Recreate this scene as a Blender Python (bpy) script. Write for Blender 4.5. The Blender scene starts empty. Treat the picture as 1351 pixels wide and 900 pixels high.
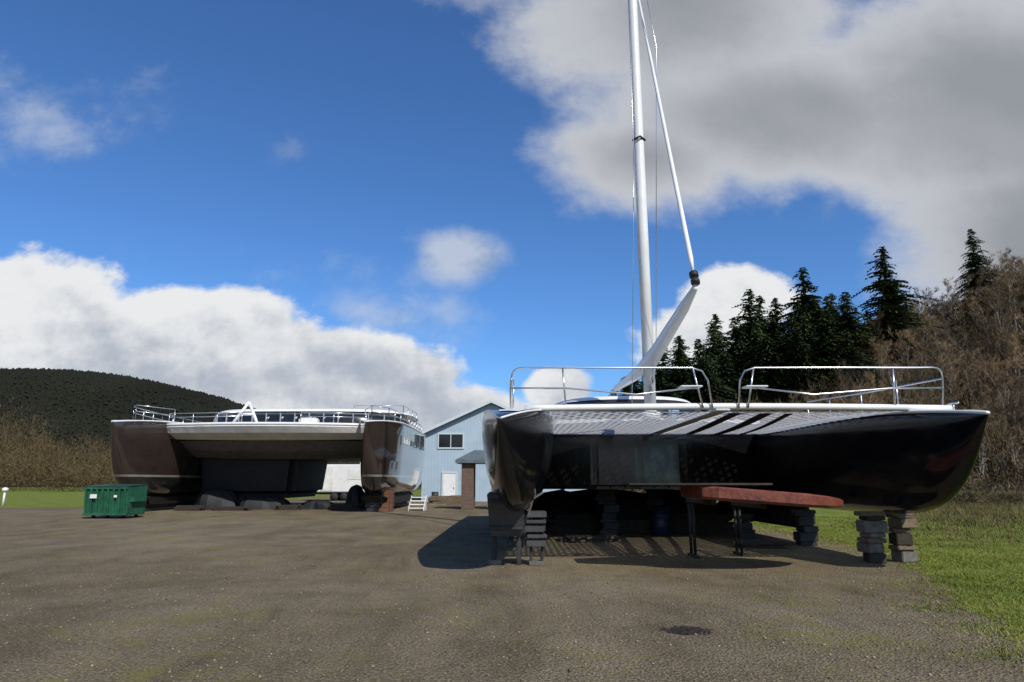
import bpy, bmesh, math, random
import numpy as np
from mathutils import Vector, Matrix
from mathutils.geometry import tessellate_polygon
random.seed(7); rng=np.random.default_rng(7)
scene=bpy.context.scene
scene.view_settings.view_transform='Standard'
scene.view_settings.look='None'
scene.view_settings.exposure=0
COL=scene.collection

# ---------------------------------------------------------------- materials
def new_mat(name):
    m=bpy.data.materials.new(name); m.use_nodes=True
    nt=m.node_tree; b=nt.nodes['Principled BSDF']
    return m,nt,b
def sock(nt,inp,v):
    if isinstance(v,bpy.types.NodeSocket): nt.links.new(v,inp)
    else: inp.default_value=v
def noise(nt,scale,detail=4,rough=.55,vec=None):
    n=nt.nodes.new('ShaderNodeTexNoise'); n.inputs['Scale'].default_value=scale
    n.inputs['Detail'].default_value=detail; n.inputs['Roughness'].default_value=rough
    if vec is not None: nt.links.new(vec,n.inputs['Vector'])
    return n.outputs['Fac']
def ramp(nt,fac,stops,interp='LINEAR'):
    r=nt.nodes.new('ShaderNodeValToRGB'); r.color_ramp.interpolation=interp
    e=r.color_ramp.elements
    while len(e)<len(stops): e.new(.5)
    for i,(p,c) in enumerate(stops):
        e[i].position=p; e[i].color=(*c,1) if len(c)==3 else c
    nt.links.new(fac,r.inputs['Fac']); return r.outputs['Color']
def mixc(nt,fac,a,b,mode='MIX'):
    n=nt.nodes.new('ShaderNodeMix'); n.data_type='RGBA'; n.blend_type=mode
    sock(nt,n.inputs[0],fac)
    for k,v in ((6,a),(7,b)):
        if isinstance(v,tuple): n.inputs[k].default_value=(*v,1) if len(v)==3 else v
        else: nt.links.new(v,n.inputs[k])
    return n.outputs[2]
def bump(nt,b,h,strength=.3,dist=.02):
    n=nt.nodes.new('ShaderNodeBump'); n.inputs['Strength'].default_value=strength
    n.inputs['Distance'].default_value=dist
    nt.links.new(h,n.inputs['Height']); nt.links.new(n.outputs['Normal'],b.inputs['Normal'])
def objco(nt):
    return nt.nodes.new('ShaderNodeTexCoord').outputs['Object']
def simple(name,col,rough=.5,metal=0.,var=.25,scale=3.,bs=0.,bscale=40,coat=0.,bdist=.01):
    m,nt,b=new_mat(name); co=objco(nt)
    f=noise(nt,scale,6,.6,co)
    lo=tuple(c*(1-var) for c in col); hi=tuple(min(1,c*(1+var)) for c in col)
    c=ramp(nt,f,[(.3,lo),(.7,hi)]); nt.links.new(c,b.inputs['Base Color'])
    b.inputs['Roughness'].default_value=rough; b.inputs['Metallic'].default_value=metal
    if coat: b.inputs['Coat Weight'].default_value=coat; b.inputs['Coat Roughness'].default_value=.05
    if bs: bump(nt,b,noise(nt,bscale,4,.6,co),bs,bdist)
    return m

M_black=simple('gloss_black',(.005,.005,.006),.14,var=.3,scale=1.2)
def _dust(m,lo=.05,hi=.26):
    nt=m.node_tree;b=nt.nodes['Principled BSDF'];co=objco(nt)
    r=nt.nodes.new('ShaderNodeMapRange'); nt.links.new(noise(nt,1.5,8,.7,co),r.inputs[0])
    r.inputs[1].default_value=.35;r.inputs[2].default_value=.75;r.inputs[3].default_value=lo;r.inputs[4].default_value=hi
    nt.links.new(r.outputs[0],b.inputs['Roughness'])
_dust(M_black)
M_under=simple('matt_black',(.010,.010,.011),.7,var=.4)
M_white=simple('white_paint',(.74,.74,.73),.32,var=.07,scale=2)
M_alu=simple('aluminium',(.55,.56,.57),.3,metal=.8,var=.1)
M_steel=simple('stainless',(.62,.62,.62),.25,metal=.9,var=.05)
M_glass=simple('dark_window',(.012,.015,.018),.15,var=.2)
M_net=simple('net_cord',(.8,.8,.8),.7,var=.12)
def _trans(m,f):
    nt=m.node_tree; out=nt.nodes['Material Output']; b=nt.nodes['Principled BSDF']
    t=nt.nodes.new('ShaderNodeBsdfTranslucent'); t.inputs[0].default_value=(.8,.8,.8,1)
    mx=nt.nodes.new('ShaderNodeMixShader'); mx.inputs[0].default_value=f
    nt.links.new(b.outputs[0],mx.inputs[1]); nt.links.new(t.outputs[0],mx.inputs[2]); nt.links.new(mx.outputs[0],out.inputs[0])
_trans(M_net,.5)
M_band=simple('dark_band',(.02,.02,.02),.7)
M_conc=simple('concrete',(.13,.12,.105),.9,var=.4,scale=6,bs=.5,bscale=50)
M_cdark=simple('steel_and_shaded_block',(.03,.03,.032),.6,metal=.2,var=.5,scale=5,bs=.3)
M_grey=simple('grey_primer',(.05,.051,.053),.5,var=.3,scale=4)
M_wood=simple('weathered_wood',(.14,.1,.065),.85,var=.45,scale=8,bs=.5,bscale=60)
M_wood2=simple('orange_wood',(.12,.055,.03),.8,var=.45,scale=6,bs=.4)
M_dwood=simple('dark_timber',(.035,.027,.02),.85,var=.4,scale=8,bs=.4)
M_shade_heap=simple('shade_heap_dark',(.010,.011,.013),.7,var=.4,bs=.4,bscale=8)
M_tire=simple('rubber',(.02,.02,.02),.8)

def gravel_mat():
    m,nt,b=new_mat('gravel'); co=objco(nt)
    big=noise(nt,.13,6,.62,co); mid=noise(nt,.8,8,.72,co); fine=noise(nt,26,6,.78,co)
    c1=ramp(nt,big,[(.3,(.205,.163,.105)),(.5,(.262,.212,.145)),(.7,(.315,.262,.188))])
    c2=ramp(nt,mid,[(.25,(.62,.61,.56)),(.5,(.98,.97,.94)),(.75,(1.22,1.21,1.17))])
    c=mixc(nt,1.,c1,c2,'MULTIPLY')
    c3=ramp(nt,fine,[(.32,(.34,.34,.34)),(.5,(.95,.95,.95)),(.64,(1.55,1.52,1.46)),(.78,(2.2,2.15,2.1))])
    c=mixc(nt,1.,c,c3,'MULTIPLY')
    vor=nt.nodes.new('ShaderNodeTexVoronoi'); vor.inputs['Scale'].default_value=36
    nt.links.new(co,vor.inputs['Vector'])
    vc=ramp(nt,vor.outputs['Distance'],[(.0,(1.3,1.3,1.3)),(.6,(.55,.55,.55))])
    c=mixc(nt,.8,c,vc,'MULTIPLY')
    wp=nt.nodes.new('ShaderNodeVectorMath'); wp.operation='ADD'
    nz=nt.nodes.new('ShaderNodeTexNoise'); nz.inputs['Scale'].default_value=.06; nt.links.new(co,nz.inputs['Vector'])
    sc=nt.nodes.new('ShaderNodeVectorMath'); sc.operation='SCALE'; sc.inputs['Scale'].default_value=9; nt.links.new(nz.outputs['Color'],sc.inputs[0])
    nt.links.new(co,wp.inputs[0]); nt.links.new(sc.outputs[0],wp.inputs[1])
    mp=nt.nodes.new('ShaderNodeMapping'); mp.inputs['Rotation'].default_value=(0,0,math.radians(20))
    mp.inputs['Scale'].default_value=(.7,.07,1); nt.links.new(wp.outputs[0],mp.inputs['Vector'])
    tr=ramp(nt,noise(nt,1.4,5,.65,mp.outputs[0]),[(.35,(.72,.70,.65)),(.5,(1,1,1)),(.66,(1.15,1.14,1.13))])
    c=mixc(nt,.8,c,tr,'MULTIPLY')
    ms=nt.nodes.new('ShaderNodeMath'); ms.operation='MULTIPLY'
    nt.links.new(noise(nt,.42,3,.5,co),ms.inputs[0]); nt.links.new(noise(nt,3.3,6,.7,co),ms.inputs[1])
    mf=ramp(nt,ms.outputs[0],[(.28,(0,0,0)),(.41,(.75,.75,.75))])
    c=mixc(nt,mf,c,(.2,.18,.05))
    nt.links.new(c,b.inputs['Base Color']); b.inputs['Roughness'].default_value=.95
    b.inputs['Specular IOR Level'].default_value=.1
    ad=nt.nodes.new('ShaderNodeMath'); ad.operation='SUBTRACT'
    nt.links.new(fine,ad.inputs[0]); nt.links.new(vor.outputs['Distance'],ad.inputs[1])
    bump(nt,b,ad.outputs[0],.9,.03)
    return m
M_gravel=gravel_mat()
def soil_mat(name,stops,scale=.35,fine=9):
    m,nt,b=new_mat(name); co=objco(nt)
    c=ramp(nt,noise(nt,scale,8,.65,co),stops)
    f=ramp(nt,noise(nt,fine,5,.7,co),[(.3,(.55,.55,.55)),(.7,(1.35,1.35,1.35))])
    c=mixc(nt,1.,c,f,'MULTIPLY'); nt.links.new(c,b.inputs['Base Color'])
    b.inputs['Roughness'].default_value=1; b.inputs['Specular IOR Level'].default_value=.1
    bump(nt,b,noise(nt,fine,5,.7,co),.8,.08)
    return m
M_grass=soil_mat('grass_ground',[(.3,(.085,.12,.018)),(.52,(.15,.19,.032)),(.64,(.2,.19,.06)),(.76,(.24,.2,.10))],.6)
M_bank=soil_mat('bank_ground',[(.3,(.07,.085,.025)),(.55,(.15,.12,.055)),(.75,(.2,.16,.08))])
M_hillsoil=soil_mat('hill_soil',[(.3,(.045,.034,.02)),(.6,(.09,.067,.039)),(.8,(.05,.055,.022))],.12,1.5)
M_hillfar=soil_mat('hill_forest_floor',[(.35,(.010,.0115,.008)),(.6,(.013,.0145,.009)),(.75,(.018,.018,.012))],.012,.3)
M_asphalt=soil_mat('asphalt',[(.3,(.045,.045,.047)),(.7,(.06,.06,.06))],.5,20)
def leafmat(name,a,b_,c_,pscale=.09,pv=.4):
    m,nt,b=new_mat(name)
    g=nt.nodes.new('ShaderNodeNewGeometry')
    c=ramp(nt,g.outputs['Random Per Island'],[(0,a),(.5,b_),(1,c_)])
    oi=nt.nodes.new('ShaderNodeObjectInfo')
    t=ramp(nt,oi.outputs['Random'],[(0,(.6,.62,.65)),(1,(1.3,1.22,1.1))])
    c=mixc(nt,1.,c,t,'MULTIPLY')
    pn=ramp(nt,noise(nt,pscale,4,.6,g.outputs['Position']),[(.3,(1-pv,1-pv*.95,1-pv)),(.7,(1+pv*.8,1+pv*.7,1+pv*.5))])
    c=mixc(nt,1.,c,pn,'MULTIPLY')
    nt.links.new(c,b.inputs['Base Color']); b.inputs['Roughness'].default_value=.8
    b.inputs['Specular IOR Level'].default_value=.15
    return m
M_blade=leafmat('grass_blades',(.09,.135,.018),(.155,.205,.032),(.27,.26,.08),.6,.4)
M_dry=leafmat('dry_grass_blades',(.12,.10,.045),(.24,.19,.10),(.13,.14,.04),.25,.5)
M_needle=leafmat('conifer_needles',(.022,.042,.018),(.055,.085,.034),(.10,.13,.055),.25)
M_twig=leafmat('bare_twigs',(.13,.09,.055),(.215,.155,.098),(.285,.22,.15))
M_brush=leafmat('brush',(.10,.072,.043),(.19,.14,.085),(.12,.11,.05),.07,.5)
M_wood_far=leafmat('distant_branches',(.06,.046,.027),(.115,.083,.048),(.07,.066,.03),.05,.5)
M_farcon=leafmat('far_conifers',(.0095,.011,.0075),(.011,.013,.0085),(.0135,.0145,.0095),.012,.4)
M_bark=simple('bark',(.085,.065,.05),.9,var=.4)
M_palebark=simple('pale_bark',(.3,.27,.225),.9,var=.4,scale=4)
M_stone=leafmat('gravel_stones',(.09,.075,.055),(.22,.18,.135),(.36,.31,.25))

# ---------------------------------------------------------------- mesh helpers
def link(o): COL.objects.link(o); return o
def mesh_obj(name,verts,faces,mat,parent=None,smooth=False):
    me=bpy.data.meshes.new(name); me.from_pydata([tuple(v) for v in verts],[],[tuple(f) for f in faces])
    bm=bmesh.new(); bm.from_mesh(me); bmesh.ops.recalc_face_normals(bm,faces=bm.faces); bm.to_mesh(me); bm.free()
    if smooth:
        for p in me.polygons: p.use_smooth=True
    me.materials.append(mat)
    o=bpy.data.objects.new(name,me); link(o)
    if parent: par(o,parent)
    return o
def fast_mesh(name,V,F,mat,parent=None):
    V=np.asarray(V,dtype=np.float32); F=np.asarray(F,dtype=np.int32)
    me=bpy.data.meshes.new(name); me.vertices.add(len(V)); me.vertices.foreach_set('co',V.ravel())
    k=F.shape[1]; me.loops.add(F.size); me.loops.foreach_set('vertex_index',F.ravel())
    me.polygons.add(len(F)); me.polygons.foreach_set('loop_start',np.arange(0,F.size,k,dtype=np.int32))
    me.update(calc_edges=True); me.validate()
    me.materials.append(mat)
    o=bpy.data.objects.new(name,me); link(o)
    if parent: par(o,parent)
    return o
def par(o,p):
    o.parent=p; o.matrix_parent_inverse=Matrix.Translation(-Vector(p.location))
def thing(name,loc,label,cat,group=None):
    e=bpy.data.objects.new(name,None); e.location=loc; e.empty_display_size=.3; link(e)
    e['label']=label; e['category']=cat
    if group: e['group']=group
    return e
def structure(o): o['kind']='structure'; return o
def stuff(o,label,cat): o['kind']='stuff'; o['label']=label; o['category']=cat; return o
def boxdata(c,s,rot=0,taper=1.):
    cx,cy,cz=c; sx,sy,sz=[k/2 for k in s]; vs=[]
    for dz in (-1,1):
        t=taper if dz>0 else 1
        for dx,dy in ((-1,-1),(1,-1),(1,1),(-1,1)):
            x=dx*sx*t; y=dy*sy*t
            vs.append((cx+x*math.cos(rot)-y*math.sin(rot),cy+x*math.sin(rot)+y*math.cos(rot),cz+dz*sz))
    return vs,[(0,3,2,1),(4,5,6,7),(0,1,5,4),(1,2,6,5),(2,3,7,6),(3,0,4,7)]
def join(parts):
    V=[];F=[]
    for v,f in parts:
        o=len(V); V+=list(v); F+=[tuple(i+o for i in q) for q in f]
    return V,F
def bevel_obj(o,w,seg=2):
    bm=bmesh.new(); bm.from_mesh(o.data)
    bmesh.ops.bevel(bm,geom=list(bm.edges),offset=w,segments=seg,affect='EDGES',clamp_overlap=True)
    bm.to_mesh(o.data); bm.free(); return o
def box(name,c,s,mat,parent=None,rot=0,bev=.01,taper=1.):
    v,f=boxdata(c,s,rot,taper); o=mesh_obj(name,v,f,mat,parent)
    if bev: bevel_obj(o,bev)
    return o
def tube(paths,r,n=8):
    V=[];F=[]
    for path in paths:
        P=[Vector(p) for p in path]; base=len(V); m=len(P)
        rr=r if isinstance(r,(list,tuple)) else [r]*m
        for i,p in enumerate(P):
            t=(P[min(i+1,m-1)]-P[max(i-1,0)]).normalized()
            up=Vector((0,0,1)) if abs(t.z)<.9 else Vector((0,1,0))
            a=t.cross(up).normalized(); b=a.cross(t)
            for k in range(n):
                an=2*math.pi*k/n
                V.append(tuple(p+(a*math.cos(an)+b*math.sin(an))*rr[i]))
        for i in range(m-1):
            for k in range(n):
                k2=(k+1)%n
                F.append((base+i*n+k,base+i*n+k2,base+(i+1)*n+k2,base+(i+1)*n+k))
        F.append(tuple(base+k for k in range(n))[::-1]); F.append(tuple(base+(m-1)*n+k for k in range(n)))
    return V,F
def tube_obj(name,paths,r,mat,parent=None,n=8):
    v,f=tube(paths,r,n); return mesh_obj(name,v,f,mat,parent,smooth=True)
def catmull(pts,k=6):
    P=[Vector(p) for p in pts]; P=[P[0]]+P+[P[-1]]; out=[]
    for i in range(1,len(P)-2):
        for j in range(k):
            t=j/k; a,b,c,d=P[i-1],P[i],P[i+1],P[i+2]
            out.append(.5*((2*b)+(-a+c)*t+(2*a-5*b+4*c-d)*t*t+(-a+3*b-3*c+d)*t**3))
    out.append(P[-2]); return out

# ---------------------------------------------------------------- world
SUN=Vector((.55,-.9,1.0)).normalized()
elev=math.asin(SUN.z); rot=math.atan2(SUN.x,SUN.y)
w=bpy.data.worlds.new('World'); scene.world=w; w.use_nodes=True
try:
    w.cycles.sampling_method='MANUAL'; w.cycles.sample_map_resolution=512
except Exception: pass
nt=w.node_tree; bg=nt.nodes['Background']; bg.inputs['Strength'].default_value=.1
sky=nt.nodes.new('ShaderNodeTexSky'); sky.sky_type='NISHITA'; sky.sun_disc=False
sky.sun_elevation=elev; sky.sun_rotation=rot; sky.altitude=50; sky.air_density=1.0; sky.dust_density=.3; sky.ozone_density=2.0
def Mx(op,a,b=None,c=None,clamp=False):
    n=nt.nodes.new('ShaderNodeMath'); n.operation=op; n.use_clamp=clamp
    for i,v in enumerate((a,b,c)):
        if v is None: continue
        sock(nt,n.inputs[i],v)
    return n.outputs[0]
def smooth(x,a,b,lo=0.,hi=1.):
    n=nt.nodes.new('ShaderNodeMapRange'); n.interpolation_type='SMOOTHSTEP'
    nt.links.new(x,n.inputs[0])
    for i,v in enumerate((a,b,lo,hi)): n.inputs[i+1].default_value=v
    return n.outputs[0]
tc=nt.nodes.new('ShaderNodeTexCoord'); sp=nt.nodes.new('ShaderNodeSeparateXYZ'); nt.links.new(tc.outputs['Generated'],sp.inputs[0])
ay=Mx('MAXIMUM',Mx('ABSOLUTE',sp.outputs[1]),.06)
R=Mx('DIVIDE',sp.outputs[0],ay); S=Mx('DIVIDE',sp.outputs[2],ay)
cb=nt.nodes.new('ShaderNodeCombineXYZ'); nt.links.new(R,cb.inputs[0]); nt.links.new(Mx('MULTIPLY',S,1.25),cb.inputs[1]); nt.links.new(Mx('SIGN',sp.outputs[1]),cb.inputs[2])
P=cb.outputs[0]
def vadd(v,off):
    n=nt.nodes.new('ShaderNodeVectorMath'); n.operation='ADD'; nt.links.new(v,n.inputs[0]); n.inputs[1].default_value=off; return n.outputs[0]
def blobs(lst):
    cur=None
    for (cx,cy,a,b,k) in lst:
        dx=Mx('DIVIDE',Mx('SUBTRACT',R,cx),a); dy=Mx('DIVIDE',Mx('SUBTRACT',S,cy),b)
        d=Mx('SQRT',Mx('ADD',Mx('MULTIPLY',dx,dx),Mx('MULTIPLY',dy,dy)))
        v=Mx('MULTIPLY',Mx('SUBTRACT',1.,d),k)
        cur=v if cur is None else Mx('SMOOTH_MAX',cur,v,.12)
    return cur
n1=noise(nt,3.6,7,.55,P); n2=noise(nt,11.,7,.62,P)
n1b=noise(nt,3.6,2,.5,vadd(P,(.03,.07,0))); n1c=noise(nt,3.6,2,.5,P)
n2b=noise(nt,11.,5,.6,vadd(P,(.01,.022,0)))
turb=Mx('ADD',Mx('MULTIPLY',Mx('SUBTRACT',n1,.5),1.6),Mx('MULTIPLY',Mx('SUBTRACT',n2,.5),.9))
relief=Mx('ADD',Mx('MULTIPLY',Mx('SUBTRACT',n1c,n1b),2.6),Mx('MULTIPLY',Mx('SUBTRACT',n2,n2b),1.5))
reliefA=Mx('MULTIPLY',Mx('SUBTRACT',n1c,n1b),3.0)
A=blobs([(.29,.80,.36,.26,1.),(.45,.60,.42,.17,1.),(.80,.62,.40,.28,1.2),(.84,.38,.30,.23,1.1),(.10,.97,.30,.25,1.),(.22,.52,.22,.11,.85),(1.3,.6,.6,.5,1.)])
B=blobs([(-.80,.23,.22,.135,1.),(-.72,.16,.30,.12,1.2),(-.48,.18,.24,.125,1.3),(-.31,.13,.24,.115,1.2),(-.16,.08,.22,.07,1.1),(-.45,.05,.6,.10,1.3),(.02,.07,.16,.05,.9),
         (.07,.14,.055,.04,.8),(.36,.28,.11,.06,.75),(.30,.22,.12,.06,.6),(-1.4,.2,.6,.2,1.)])
Cc=blobs([(-.078,.352,.09,.065,1.),(-.36,.53,.06,.045,.45),(-.78,.60,.22,.13,.45),(-.26,.35,.2,.07,.15),(-.2,.25,.14,.06,.35),(.5,.43,.1,.05,.35)])
aA=smooth(Mx('ADD',A,Mx('MULTIPLY',turb,.6)),-.08,.44)
aB=smooth(Mx('ADD',B,Mx('MULTIPLY',turb,.62)),.02,.2)
aC=smooth(Mx('ADD',Cc,Mx('MULTIPLY',turb,.7)),.05,.65,0,.75)
def v3(c,k=10): return tuple(x*k for x in c)
def cmix(f,a,b): return mixc(nt,f,a,b)
tint=mixc(nt,1.,sky.outputs[0],(.58,.96,1.42),'MULTIPLY')
dA=smooth(Mx('ADD',A,Mx('MULTIPLY',turb,.35)),.1,.95)
colA=cmix(dA,v3((.60,.62,.66)),v3((.30,.315,.35)))
colA=cmix(smooth(reliefA,-.4,.6,0,.25),colA,v3((.54,.555,.59)))
shB=Mx('ADD',relief,Mx('MULTIPLY',Mx('SUBTRACT',S,.14),3.2))
shB=Mx('ADD',shB,Mx('MULTIPLY',B,-.2))
colB=cmix(smooth(shB,-.8,.4),v3((.40,.45,.53)),v3((.82,.83,.845)))
colC=cmix(smooth(relief,-.3,.3),v3((.36,.43,.54)),v3((.6,.64,.7)))
c=cmix(aC,tint,colC); c=cmix(aB,c,colB); c=cmix(aA,c,colA)
nt.links.new(c,bg.inputs['Color'])
sun=bpy.data.lights.new('sun','SUN'); sun.energy=4.4; sun.angle=math.radians(.5); sun.color=(1,.95,.86)
so=bpy.data.objects.new('sun',sun); so.rotation_euler=SUN.to_track_quat('Z','Y').to_euler(); so.location=(20,-30,40); link(so)

# ---------------------------------------------------------------- camera
cam=bpy.data.cameras.new('camera'); cam.lens=23.45; cam.sensor_width=36; cam.clip_end=8000; cam.clip_start=.1
co_=bpy.data.objects.new('camera',cam); co_.location=(0,0,1.6); co_.rotation_euler=(math.radians(102),0,0); link(co_)
scene.camera=co_

# ---------------------------------------------------------------- ground
g=mesh_obj('ground',[(-4000,-4000,0),(4000,-4000,0),(4000,4000,0),(-4000,4000,0)],[(0,1,2,3)],M_gravel); structure(g)
def jag(pts,amp=.35,step=.6):
    out=[]
    for (x0,y0),(x1,y1) in zip(pts[:-1],pts[1:]):
        L=math.hypot(x1-x0,y1-y0); n=max(1,int(L/step))
        if L>400: n=1
        for i in range(n):
            t=i/n; out.append((x0+(x1-x0)*t+random.uniform(-amp,amp)*(n>1),y0+(y1-y0)*t+random.uniform(-amp,amp)*.5*(n>1)))
    out.append(pts[-1]); return out
EDGE=[(3.2,-8),(4.3,3.5),(5.15,6.8),(6.2,9.6),(7.2,11.8),(8.3,14.5),(9.0,19),(9.6,30),(11,45),(12,80)]
outline=[(-3000,44),(-120,45)]+jag([(-120,45),(-60,44.5),(-34,45),(-25,46.5),(-22,52),(-21,80)],.4)+jag([(12,80)]+EDGE[::-1][1:],.26,.3)+[(3000,-8),(3000,3500),(-3000,3500)]
tris=tessellate_polygon([[Vector((x,y,0)) for x,y in outline]])
gf=mesh_obj('grass_field',[(x,y,.004) for x,y in outline],tris,M_grass); structure(gf)
for p in gf.data.polygons:
    if p.normal.z<0: p.flip()
def edge_x(y):
    return np.interp(y,[e[1] for e in EDGE],[e[0] for e in EDGE])
def blades(n,xs,ys,h,wd,lean=.4,z=None):
    ang=rng.uniform(0,2*math.pi,n); hh=h*rng.uniform(.45,1.25,n); ww=wd*rng.uniform(.6,1.3,n)
    z0=np.zeros(n) if z is None else z
    dx=np.cos(ang)*ww/2; dy=np.sin(ang)*ww/2
    la=rng.uniform(0,2*math.pi,n); ll=hh*lean*rng.uniform(.2,1,n)
    V=np.empty((n,3,3)); V[:,0]=np.stack([xs-dx,ys-dy,z0],1); V[:,1]=np.stack([xs+dx,ys+dy,z0],1)
    V[:,2]=np.stack([xs+np.cos(la)*ll,ys+np.sin(la)*ll,z0+hh],1)
    return V.reshape(-1,3)
def tri_faces(n): return np.arange(n*3).reshape(-1,3)
n=170000
ys=5+ (rng.uniform(0,1,n)**1.6)*28; wob=.5*np.sin(ys*1.9)*np.sin(ys*.7+1)+.25*np.sin(ys*5.3)
xs=edge_x(ys)+wob*.5+ (rng.uniform(0,1,n)**1.3)*(.45*ys+5)-.3+rng.normal(0,.36,n)
clump=np.sin(xs*2.3+np.sin(ys*1.7)*2)*np.sin(ys*2.1+xs)*.5+.6
keep=(clump+.5*np.sin(xs*.9+1.3)*np.sin(ys*.8)>rng.uniform(-.2,.45,n)); xs,ys,clump=xs[keep],ys[keep],clump[keep]; n=len(xs)
V=blades(n,xs,ys,.02+.03*clump,.008+.0005*ys,1.6)
stuff(fast_mesh('grass',V,tri_faces(n),M_blade),'short green grass along the gravel edge','grass')
n=18000
cxs=rng.uniform(-4,8.5,130); cys=rng.uniform(6,24,130); csz=rng.uniform(.1,.5,130)
k=rng.integers(0,130,n); ys=cys[k]+rng.normal(0,1,n)*csz[k]; xs=cxs[k]+rng.normal(0,1,n)*csz[k]*1.4
keep=(xs>edge_x(ys)-3.0)|(rng.random(n)<.14); xs=xs[keep]; ys=ys[keep]; n=len(xs)
stuff(fast_mesh('weeds',blades(n,xs,ys,.02,.010,1.6),tri_faces(n),M_blade),'thin weeds growing through the gravel','weeds')
n=80000
ys=rng.uniform(18,56,n); xs=.58*ys+.5+rng.uniform(0,1,n)**1.2*45+rng.normal(0,1.2,n)
hv=np.clip((.2+.25*np.sin(xs*.9+ys)*np.sin(ys*.7)+.1*np.sin(xs*2.3))*np.clip((ys-16)/14,.3,1),.06,.5)
V=blades(n,xs,ys,hv,.03,.9)
n2_=9000; y2=8+rng.uniform(0,1,n2_)**1.2*22; x2=edge_x(y2)+rng.uniform(0,1,n2_)*(.4*y2+4); V=np.concatenate([V,blades(n2_,x2,y2,.07,.014,1.2)])
stuff(fast_mesh('dry_grass',V,tri_faces(len(V)//3),M_dry),'dry brown and green grass in front of the road bank','grass')
n=12000
ys=4.5+rng.uniform(0,1,n)**1.5*13; xs=rng.uniform(-1,1,n)*(.8*ys+1)
keep=xs<edge_x(ys)+.3; xs=xs[keep]; ys=ys[keep]; n=len(xs)
sz=.004+rng.random(n)**4*.018
oct_=np.array([(1,0,0),(0,1,0),(-1,0,0),(0,-1,0),(0,0,.7),(0,0,-.5)])
V=(oct_[None]*sz[:,None,None]*rng.uniform(.6,1.3,(n,6,1))); a=rng.uniform(0,6.28,n)
ca,sa=np.cos(a),np.sin(a); Vx=V[:,:,0]*ca[:,None]-V[:,:,1]*sa[:,None]; Vy=V[:,:,0]*sa[:,None]+V[:,:,1]*ca[:,None]
V=np.stack([Vx+xs[:,None],Vy+ys[:,None],V[:,:,2]+sz[:,None]*.3],2).reshape(-1,3)
of=np.array([(0,1,4),(1,2,4),(2,3,4),(3,0,4),(1,0,5),(2,1,5),(3,2,5),(0,3,5)])
F=(of[None]+(np.arange(n)*6)[:,None,None]).reshape(-1,3)
stuff(fast_mesh('gravel_stones',V,F,M_stone),'loose grey and tan stones on the yard','gravel')

V=[];F=[]
xsr=[14,20,30,50,80,130,220]
for i,x in enumerate(xsr):
    hh=.95*min(1,(x-12)/14)
    V+=[(x,53.5,0),(x,56,hh),(x,63.,hh),(x,66,0)]
for i in range(len(xsr)-1):
    for k in range(3): F.append((i*4+k,(i+1)*4+k,(i+1)*4+k+1,i*4+k+1))
structure(mesh_obj('road_bank',V,F,M_bank))
V=[];F=[]
for i,x in enumerate(xsr[2:]): V+=[(x,56.6,.97),(x,62.4,.97)]
for i in range(len(xsr)-3): F.append((i*2,i*2+2,i*2+3,i*2+1))
structure(mesh_obj('road',V,F,M_asphalt))
def stripe(y,wid,mat_):
    return structure(mesh_obj('road_marking',[(30,y,.975),(220,y,.975),(220,y+wid,.975),(30,y+wid,.975)],[(0,1,2,3)],mat_))
stripe(57.,.12,M_white); stripe(61.8,.12,M_white)

# ---------------------------------------------------------------- hills
def hR(x,y):
    t=np.clip((y-66)/38,0,1); t=t*t*(3-2*t)
    H=np.clip(.37*(x-7),0,42)
    return t*H+ np.sin(x*.23+y*.11)*.6*t
def grid_obj(name,x0,x1,y0,y1,nx,ny,f,mat_):
    X,Y=np.meshgrid(np.linspace(x0,x1,nx),np.linspace(y0,y1,ny)); Z=f(X,Y)
    V=np.stack([X,Y,Z],2).reshape(-1,3)
    idx=np.arange(nx*ny).reshape(ny,nx)
    F=np.stack([idx[:-1,:-1],idx[:-1,1:],idx[1:,1:],idx[1:,:-1]],2).reshape(-1,4)
    o=fast_mesh(name,V,F,mat_)
    for p in o.data.polygons: p.use_smooth=True
    return structure(o)
grid_obj('hillside',5,240,65,260,80,60,lambda x,y:hR(x,y)-.05,M_hillsoil)
def hL(x,y):
    ridge=np.interp(x,[-900,-420,-340,-312,-270,-235,-205,-175,-140,-80,-20,60,200,400],[73,70,69,68.5,66.5,63,57.5,50,38,20,9,7,10,14])
    t=np.clip((y-250)/150,0,1); t=t*t*(3-2*t)
    t2=1-.3*np.clip((y-400)/300,0,1)
    return ridge*t*t2+ t*(np.sin(x*.045+1)*.7+np.sin(x*.021+y*.03)*1.0)
grid_obj('hill',-900,400,250,700,140,50,lambda x,y:hL(x,y)-.1,M_hillfar)
def cones(n,xs,ys,zs,h,wr):
    hh=h*rng.uniform(.6,1.3,n); r=hh*wr
    k=4; an=np.linspace(0,2*math.pi,k,endpoint=False)[None]+rng.uniform(0,6,n)[:,None]
    ring=np.stack([xs[:,None]+np.cos(an)*r[:,None],ys[:,None]+np.sin(an)*r[:,None],np.repeat((zs+hh*.2)[:,None],k,1)],2)
    tip=np.stack([xs,ys,zs+hh],1)[:,None]
    V=np.concatenate([ring,tip],1).reshape(-1,3)
    f=np.array([(i,(i+1)%k,k) for i in range(k)])
    F=(f[None]+(np.arange(n)*(k+1))[:,None,None]).reshape(-1,3)
    return V,F
n=100000
xs=rng.uniform(-600,60,n); ys=rng.uniform(262,420,n); zs=hL(xs,ys)-.5
V,F=cones(len(xs),xs,ys,zs,1.5*rng.uniform(.5,1.6,len(xs)),.6)
stuff(fast_mesh('distant_forest',V,F,M_farcon),'dark evergreen forest covering the far hill','forest')
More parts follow.
